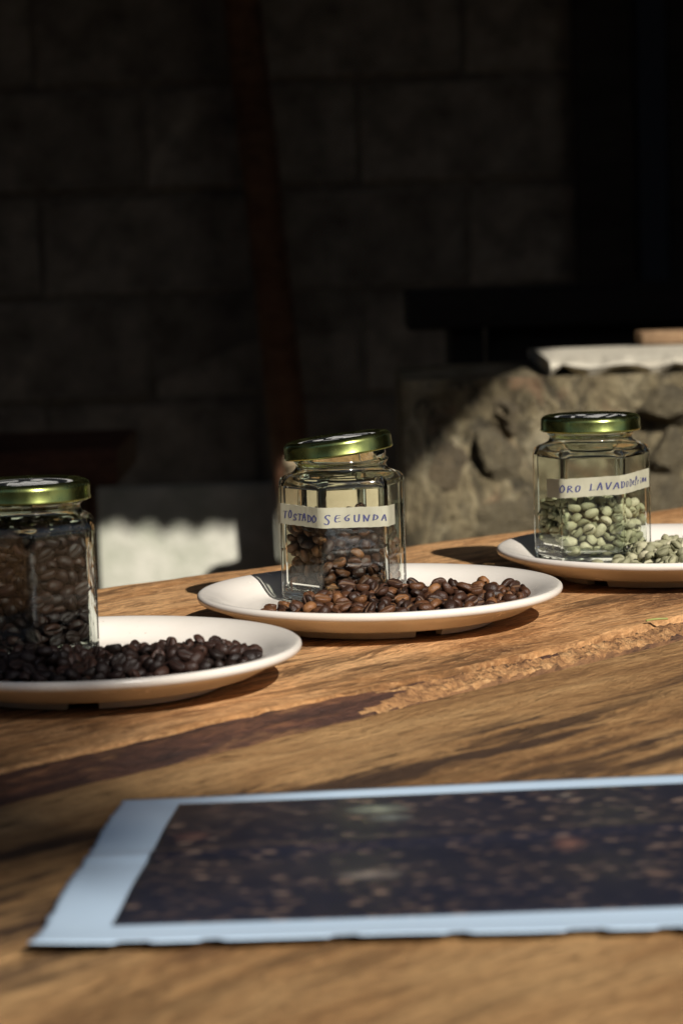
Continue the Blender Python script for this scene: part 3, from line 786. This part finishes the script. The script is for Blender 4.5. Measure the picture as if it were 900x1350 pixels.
def tape(a0, parent, ang, length, z0, slope, width, label, text):
    """strip of tape starting at polar angle ang, with handwriting"""
    ar, br = Around(a0, 0.00015), Around(a0, 0.00040)
    s0 = ar.s_of(ang); n = 70; V, F = [], []
    q = random.Random(len(text) + 3)
    for i in range(n + 1):
        d = length*i/n; zc = z0 + slope*d
        e = 0.0006*nz(i*0.5, 3, 1) if i in (0, n) else 0.00030*nz(i*0.35, 1, 2)
        a = ar.at(s0 + d); b = br.at(s0 + d)
        for p, z in ((a, zc - width/2 + e), (b, zc - width/2 + e), (b, zc + width/2 + e), (a, zc + width/2 + e)): V.append((p.x, p.y, z))
    for i in range(n):
        for j in range(4): F.append((i*4 + j, (i + 1)*4 + j, (i + 1)*4 + (j + 1) % 4, i*4 + (j + 1) % 4))
    F.append((0, 1, 2, 3)); F.append((n*4 + 3, n*4 + 2, n*4 + 1, n*4))
    tp = mesh_obj('tape_label', V, F, M_tape, parent, smooth=False); tag(tp, label)
    cr_, dr_ = Around(a0, 0.00046), Around(a0, 0.00056)
    V, F = [], []
    for ch, d, h, w, dz in text:
        gh = q.uniform(0.85, 1.12); w *= q.uniform(0.82, 1.05); dz += q.uniform(-.3, .3)*mm
        for st in GL[ch]:
            pts = [Vector((d + (u + q.uniform(-.09, .09))*w + 0.10*v*h, dz + v*h*gh + q.uniform(-.07, .07)*h)) for u, v in st]
            # round the strokes a little
            for _ in range(1):
                if len(pts) > 2:
                    np_ = [pts[0]]
                    for p1, p2 in zip(pts, pts[1:]): np_ += [p1.lerp(p2, .25), p1.lerp(p2, .75)]
                    pts = np_ + [pts[-1]]
            lw = 0.00013
            rows = []
            for k, p in enumerate(pts):
                tg = (pts[min(k + 1, len(pts) - 1)] - pts[max(k - 1, 0)])
                if tg.length < 1e-9: tg = Vector((1, 0))
                tg.normalize(); nn_ = Vector((-tg.y, tg.x))
                w_ = lw*(0.8 + 0.4*q.random())
                row = []
                for sd in (1, -1):
                    pp = p + nn_*w_*sd
                    for ring in (cr_, dr_):
                        c = ring.at(s0 + pp.x); row.append(len(V)); V.append((c.x, c.y, z0 + slope*pp.x + pp.y))
                rows.append(row)
            for r1, r2 in zip(rows, rows[1:]):
                F.append((r1[1], r1[3], r2[3], r2[1])); F.append((r1[0], r1[1], r2[1], r2[0])); F.append((r1[2], r2[2], r2[3], r1[3])); F.append((r1[0], r2[0], r2[2], r1[2]))
    if F: mesh_obj('lettering', V, F, M_ink, tp, smooth=False)
def lid(parent, tilt_axis, tilt, dz, dx, spin, label):
    V, F = lathe([(0, 0.0082), (0.0225, 0.0082), (0.0238, 0.0086), (0.0250, 0.0094), (0.0272, 0.0096), (0.0290, 0.0090), (0.0301, 0.0078), (0.0304, 0.0064), (0.0304, 0.0018), (0.0307, 0.0012), (0.0307, 0.0003), (0.0301, 0.0), (0.0292, 0.0004), (0.0292, 0.0070), (0.0280, 0.0080), (0.0, 0.0074)], 96)
    l = mesh_obj('lid', V, F, M_lid, parent); tag(l, label)
    l.location = (dx[0], dx[1], dz)
    l.rotation_euler = (Matrix.Rotation(tilt, 3, tilt_axis) @ Matrix.Rotation(spin, 3, 'Z')).to_euler()
    def disc(pts, z, mat, nm):
        n = len(pts); V = [(x, y, z) for x, y in pts] + [(x, y, z - 0.00012) for x, y in pts]
        F = [tuple(range(n)), tuple(range(2*n - 1, n - 1, -1))] + [(i, n + i, n + (i + 1) % n, (i + 1) % n) for i in range(n)]
        return mesh_obj(nm, V, F, mat, l, smooth=False)
    cir = lambda r, cx=0, cy=0, sx=1, sy=1, n=56: [(cx + r*sx*math.cos(2*PI*k/n), cy + r*sy*math.sin(2*PI*k/n)) for k in range(n)]
    disc(cir(0.0222), 0.0084, M_lwhite, 'printed_ring')
    disc(cir(0.0196), 0.00858, M_ldark, 'printed_field')
    # pale emblem shapes in the dark field: two hills, a band and a round mark
    disc([(-0.013, -0.008), (0.013, -0.008), (0.009, 0.001), (0.005, -0.003), (0.0, 0.004), (-0.005, -0.002), (-0.009, 0.002)], 0.00876, M_lwhite, 'printed_emblem')
    disc(cir(0.0032, 0.007, 0.008, 1, 1, 24), 0.00876, M_lwhite, 'printed_emblem')
    disc([(-0.012, 0.007), (-0.002, 0.009), (-0.002, 0.011), (-0.012, 0.009)], 0.00876, M_lwhite, 'printed_emblem')
    disc([(-0.012, -0.0125), (0.012, -0.0125), (0.010, -0.0145), (-0.010, -0.0145)], 0.00876, M_lwhite, 'printed_emblem')
def make_jar(i, a_view, label, level):
    x, y = JARS[i]
    az = math.atan2(-y, -x)                        # direction from the jar to where the photographer stood
    a0 = az + R(a_view)
    j = thing('glass_jar', label, 'jar', (x, y, TABLE + FLOOR + 0.0003), 0, 'hexagonal jars with gold lids')
    V, F, idx = jar_glass(a0, level)
    mesh_obj('glass_body', V, F, [M_glass, M_pane, M_haze[i]], j, idx=idx)
    return j, a0
J0, A0 = make_jar(0, -1.0, 'hexagonal glass jar nearly full of very dark beans, blank front, gold lid', 0.056)
J1, A1 = make_jar(1, -18.6, 'hexagonal glass jar taped TOSTADO SEGUNDA with its gold lid tilted', 0.040)
J2, A2 = make_jar(2, -29.5, 'hexagonal glass jar of green beans taped ORO LAVADO, gold lid closed', 0.034)
lid(J0, 'Y', R(0.0), 0.0790, (0, 0), 0.4, 'closed gold lid with dark printed disc')
lid(J1, Vector((0.12, 1, 0)).normalized(), R(-6.2), 0.0815, (-0.0010, 0.0), 2.2, 'gold lid sitting askew on the rim')
lid(J2, 'Y', R(0.0), 0.0790, (0, 0), 1.2, 'closed gold lid with dark printed disc')
def word(w, d, step, h, wd, dz):
    return [(c, d + k*step, h, wd, dz + (0.3*mm*math.sin(k*2.1))) for k, c in enumerate(w) if c != ' ']
tape(A0, J0, A0 + R(150), 0.050, 0.0470, 0.0, 0.010, 'strip of tape on the far side of the jar', [])
tape(A1, J1, A1 - R(60) - R(2), 0.0885, 0.0497, -0.022, 0.0113, 'cream tape handwritten TOSTADO SEGUNDA',
     word('TOSTADO', 8.6*mm, 4.05*mm, 4.0*mm, 3.2*mm, -2.6*mm) + word('S', 41.2*mm, 0, 6.4*mm, 3.6*mm, -3.6*mm) + word('EGUNDA', 47.2*mm, 5.35*mm, 3.9*mm, 3.3*mm, -2.3*mm))
tape(A2, J2, A2 - R(24), 0.0850, 0.0455, 0.044, 0.0115, 'cream tape handwritten ORO LAVADO De Prima',
     word('ORO', 16.2*mm, 4.9*mm, 4.4*mm, 3.5*mm, -2.4*mm) + word('LAVA', 34.5*mm, 4.9*mm, 4.5*mm, 3.5*mm, -2.4*mm) + word('DO', 53.8*mm, 4.2*mm, 4.0*mm, 3.1*mm, -2.0*mm) +
     word('De', 62.6*mm, 3.5*mm, 4.4*mm, 2.9*mm, -2.2*mm) + word('Prima', 69.4*mm, 3.0*mm, 4.4*mm, 2.4*mm, -2.2*mm))

# ------------------------------------------------------------------ coffee beans: let them fall (simulated 100 times larger), then keep where they came to rest
BS = 0.92                                           # length of a bean in centimetres
def settle():
    S = 100.0
    q = random.Random(4)
    tmp = bpy.data.collections.new('falling'); C.children.link(tmp)
    act, pas, info = [], [], []
    def mk(V, F, shape, mat=None):
        m = bpy.data.meshes.new('collider'); m.from_pydata(V, [], F); m.update()
        o = bpy.data.objects.new('collider', m); tmp.objects.link(o)
        if mat is not None: o.matrix_world = mat
        pas.append((o, shape))
    hv = []
    for i in range(5):
        for j in range(8):
            th = PI*(i + .5)/5; ph = 2*PI*j/8
            a, b, c = math.cos(th), math.sin(th)*math.cos(ph), math.sin(th)*math.sin(ph)
            hv.append((a*.5*BS, b*.385*BS, c*.285*BS))
    hv += [(.5*BS, 0, 0), (-.5*BS, 0, 0)]
    hf = [(i*8 + j, i*8 + (j + 1) % 8, (i + 1)*8 + (j + 1) % 8, (i + 1)*8 + j) for i in range(4) for j in range(8)]
    for j in range(8): hf += [(40, (j + 1) % 8, j), (41, 32 + j, 32 + (j + 1) % 8)]
    hull = bpy.data.meshes.new('hull'); hull.from_pydata(hv, [], hf); hull.update()
    def bean(x, y, z, g):
        o = bpy.data.objects.new('falling_bean', hull); tmp.objects.link(o)
        o.location = (x, y, z); o.rotation_euler = (q.uniform(0, 6.28), q.uniform(0, 6.28), q.uniform(0, 6.28)); act.append(o); info.append(g)
    cube_f = [(0, 1, 3, 2), (4, 6, 7, 5), (0, 4, 5, 1), (2, 3, 7, 6), (0, 2, 6, 4), (1, 5, 7, 3)]
    zone = [lambda x, y: x > -5.6 and y < 1.6, lambda x, y: x > -4.4 and y < 1.0 and (x > -1 or y > -6.6), lambda x, y: x + 0.35*y > -2.6 and y < 3.6]
    for i, (nj, nh) in enumerate(((600, 400), (420, 390), (330, 390))):
        px, py = PLATES[i][0]*S, PLATES[i][1]*S
        jx, jy = JARS[i][0]*S, JARS[i][1]*S
        a0 = (A0, A1, A2)[i]
        V, F = lathe([(r*S, z*S) for r, z in PROF] + [(10.4, 2.6)], 56)
        mk(V, F, 'MESH', Matrix.Translation((px, py, 0)))
        ri, t = (AP - 0.0027)*S, 0.30
        z0, z1 = FLOOR*S, 24.0
        for k in range(6):                          # walls of the jar
            an = a0 + PI/6 + k*PI/3; w = ri*0.62
            mk([(sx*t/2, sy*w, sz*(z1 - z0)/2) for sx in (-1, 1) for sy in (-1, 1) for sz in (-1, 1)], cube_f, 'BOX',
               Matrix.Translation((jx + math.cos(an)*(ri + t/2), jy + math.sin(an)*(ri + t/2), (z0 + z1)/2)) @ Matrix.Rotation(an, 4, 'Z'))
        mk([(sx*3, sy*3, sz*.27) for sx in (-1, 1) for sy in (-1, 1) for sz in (-1, 1)], cube_f, 'BOX', Matrix.Translation((jx, jy, FLOOR*S + 0.27)) @ Matrix.Rotation(a0 + PI/6, 4, 'Z'))
        z, c = 2.2, 0
        while c < nj:
            for ix in range(-3, 4):
                for iy in range(-3, 4):
                    x, y = ix*0.90, iy*0.90
                    if math.hypot(x, y) < 2.42 and c < nj: bean(jx + x, jy + y, z + q.uniform(0, .1), (i, 'jar')); c += 1
            z += 0.88
        z, c = 1.9, 0
        while c < nh:
            for ix in range(-9, 10):
                for iy in range(-9, 10):
                    x, y = ix*0.94, iy*0.94
                    rim = max(6.4, 7.9 - (z - 1.9)*0.7) + (0.5 if x > 3 else 0)
                    if math.hypot(x, y) < rim and math.hypot(px + x - jx, py + y - jy) > 4.3 and zone[i](x, y) and c < nh: bean(px + x, py + y, z, (i, 'plate')); c += 1
            z += 0.92
    bpy.ops.rigidbody.world_add()
    w = scene.rigidbody_world; w.substeps_per_frame = 5; w.solver_iterations = 10; w.point_cache.frame_end = 80
    scene.gravity = (0, 0, -28)
    for grp, kind in ((act, 'ACTIVE'), ([o for o, _ in pas], 'PASSIVE')):
        bpy.ops.object.select_all(action='DESELECT')
        for o in grp: o.select_set(True)
        bpy.context.view_layer.objects.active = grp[0]
        bpy.ops.rigidbody.objects_add(type=kind)
    for o, sh in [(o, 'CONVEX_HULL') for o in act] + pas:
        r = o.rigid_body; r.collision_shape = sh; r.friction = .65; r.restitution = 0; r.use_margin = True; r.collision_margin = .01
        r.linear_damping = .1; r.angular_damping = .35
    for f in range(1, 59): scene.frame_set(f)
    dg = bpy.context.evaluated_depsgraph_get()
    mats = [o.evaluated_get(dg).matrix_world.copy() for o in act]
    bpy.ops.rigidbody.world_remove()
    for o in list(tmp.objects): bpy.data.objects.remove(o)
    bpy.data.collections.remove(tmp)
    scene.frame_set(1); scene.gravity = (0, 0, -9.81)
    res = []
    for m, g in zip(mats, info):
        l = m.translation/S; i = g[0]
        if l.z < 0.004 or math.hypot(l.x - PLATES[i][0], l.y - PLATES[i][1]) > 0.098: continue
        res.append((Vector((l.x, l.y, l.z + TABLE)), m.to_3x3().normalized(), g))
    return res, np.array(hv), hf
def bean_mesh(seed, mats):
    """half-round bean with an S-shaped crease on its flat side, origin at the middle"""
    q = random.Random(seed)
    nu = 13
    ph = [R(a) for a in (-90, -84, -77, -66, -50, -30, -8, 18, 45, 70, 90, 110, 135, 162, 188, 210, 230, 246, 257, 264)]
    nv = len(ph); V, F, idx = [], [], []
    wy, wz = 0.385*q.uniform(.93, 1.03), q.uniform(.95, 1.05); ph0 = q.uniform(-.4, .4); skew = q.uniform(-.05, .05)
    for i in range(nu):
        th = PI*(i + 0.35)/(nu - 0.3)
        x = 0.5*math.cos(th); s = math.sin(th)**0.82
        for a in ph:
            c, n_ = math.cos(a), math.sin(a)
            y = wy*s*(abs(c)**0.8)*(1 if c >= 0 else -1)
            if n_ >= 0: z = 0.36*wz*s*n_**0.9
            else: z = -0.17*wz*(s**0.7)*(abs(n_)**0.5)
            if n_ < 0:
                g = math.exp(-(y/0.042)**2); z += 0.155*g*s
                y += 0.035*math.sin(2*PI*x + ph0)*math.exp(-(y/0.16)**2)
            z += -0.095 + skew*x + 0.012*math.sin(5*x + 7*y + seed) + 0.010*math.sin(13*x + 3*seed)*math.sin(9*y + seed)
            nn_ = mnoise.noise(Vector((x*3.2 + seed*5.1, y*4.2, z*4.2)))*0.035 + mnoise.noise(Vector((x*8, y*9 + seed*3.3, z*9)))*0.016
            x_, y, z = x*(1 + nn_), y*(1 + nn_*1.6), z + nn_*0.6
            V.append((x_*0.01*BS, y*0.01*BS, z*0.01*BS))
    for i in range(nu - 1):
        for j in range(nv):
            k = (j + 1) % nv
            F.append((i*nv + j, i*nv + k, (i + 1)*nv + k, (i + 1)*nv + j)); idx.append(1 if j in (0, nv - 1) else 0)
    a = len(V); V.append((0.005*BS, 0, -0.00095*BS)); b = len(V); V.append((-0.005*BS, 0, -0.00095*BS))
    for j in range(nv):
        k = (j + 1) % nv
        F.append((a, k, j)); idx.append(0); L = (nu - 1)*nv; F.append((L + j, L + k, b)); idx.append(0)
    me = bpy.data.meshes.new('coffee_bean'); me.from_pydata(V, [], F)
    for m in mats: me.materials.append(m)
    me.polygons.foreach_set('material_index', idx); me.polygons.foreach_set('use_smooth', [True]*len(F)); me.update()
    return me, np.array(V), F, idx
beans, hv, hf = settle()
# how large each bean shows from where the photograph was taken
allv = np.concatenate([(hv*0.01) @ np.array(m).T + np.array(l) for l, m, g in beans])
nh_ = len(hv)
bvh = BVHTree.FromPolygons([tuple(v) for v in allv], [tuple(k*nh_ + a for a in f) for k in range(len(beans)) for f in hf])
seen = np.zeros(len(beans), int); nfh = len(hf)
fpx = 3425.5
for py in range(640, 915, 2):
    for px in range(0, 900, 2):
        d = fw + cr*((px - 450)/fpx) - cu*((py - 675)/fpx)
        hit = bvh.ray_cast(CAM, d.normalized(), 3.0)
        if hit[0] is not None: seen[hit[2]//nfh] += 1
KIND = {
 (0, 'jar'): ('very dark roasted coffee bean inside the nearly full jar', 'dark beans in the nearly full jar'),
 (0, 'plate'): ('very dark roasted coffee bean spilled on the plate of the nearly full jar', 'dark beans on their plate'),
 (1, 'jar'): ('roasted coffee bean inside the jar with the tilted lid', 'beans in the jar with the tilted lid'),
 (1, 'plate'): ('glossy brown roasted coffee bean on the plate of the jar with tilted lid', 'brown beans on their plate'),
 (2, 'jar'): ('pale green unroasted coffee bean inside the jar taped ORO LAVADO', 'green beans in their jar'),
 (2, 'plate'): ('pale green unroasted coffee bean spilled on the plate of the green bean jar', 'green beans on their plate')}
MATS = [[M_bean_dark, M_crease_dark], [M_bean_mid, M_crease_mid], [M_bean_green, M_crease_green]]
BM = [[bean_mesh(10*i + k, MATS[i]) for k in range(8)] for i in range(3)]
order = sorted(range(len(beans)), key=lambda k: -seen[k])
single, count = set(), {'roasted': 0, 'green': 0}
for k in order:
    kind = 'green' if beans[k][2][0] == 2 else 'roasted'
    if seen[k] > 0 and count[kind] < 300: single.add(k); count[kind] += 1
rest = {g: [] for g in KIND}
q = random.Random(77)
for k, (l, m, g) in enumerate(beans):
    v = q.randrange(8); sc = (q.uniform(.82, 1.06), q.uniform(.86, 1.05), q.uniform(.86, 1.05))
    if (m @ Vector((0, 0, -1))).dot(CAM - l) < 0 and q.random() < 0.42: m = m @ Matrix.Rotation(PI, 3, 'X')   # as many lie on their round side
    if k in single:
        o = bpy.data.objects.new('green_bean' if g[0] == 2 else 'coffee_bean', BM[g[0]][v][0]); C.objects.link(o)
        o.matrix_world = Matrix.LocRotScale(l, m.to_quaternion(), Vector(sc))
        tag(o, KIND[g][0], 'bean', KIND[g][1])
    else: rest[g].append((l, m, v, sc))
for g, lst in rest.items():
    if not lst: continue
    Vs, Fs, ids, off = [], [], [], 0
    for l, m, v, sc in lst:
        _, bv, bf, bi = BM[g[0]][v]
        Vs.append((bv*np.array(sc)) @ np.array(m).T + np.array(l))
        Fs += [tuple(off + a for a in f) for f in bf]; ids += bi; off += len(bv)
    o = mesh_obj('bean_heap', np.concatenate(Vs), Fs, MATS[g[0]], idx=ids)
    tag(o, 'remaining mass of ' + KIND[g][1], 'beans', kind='stuff')
print('beans', len(beans), 'single', count, 'seen', int((seen > 0).sum()))
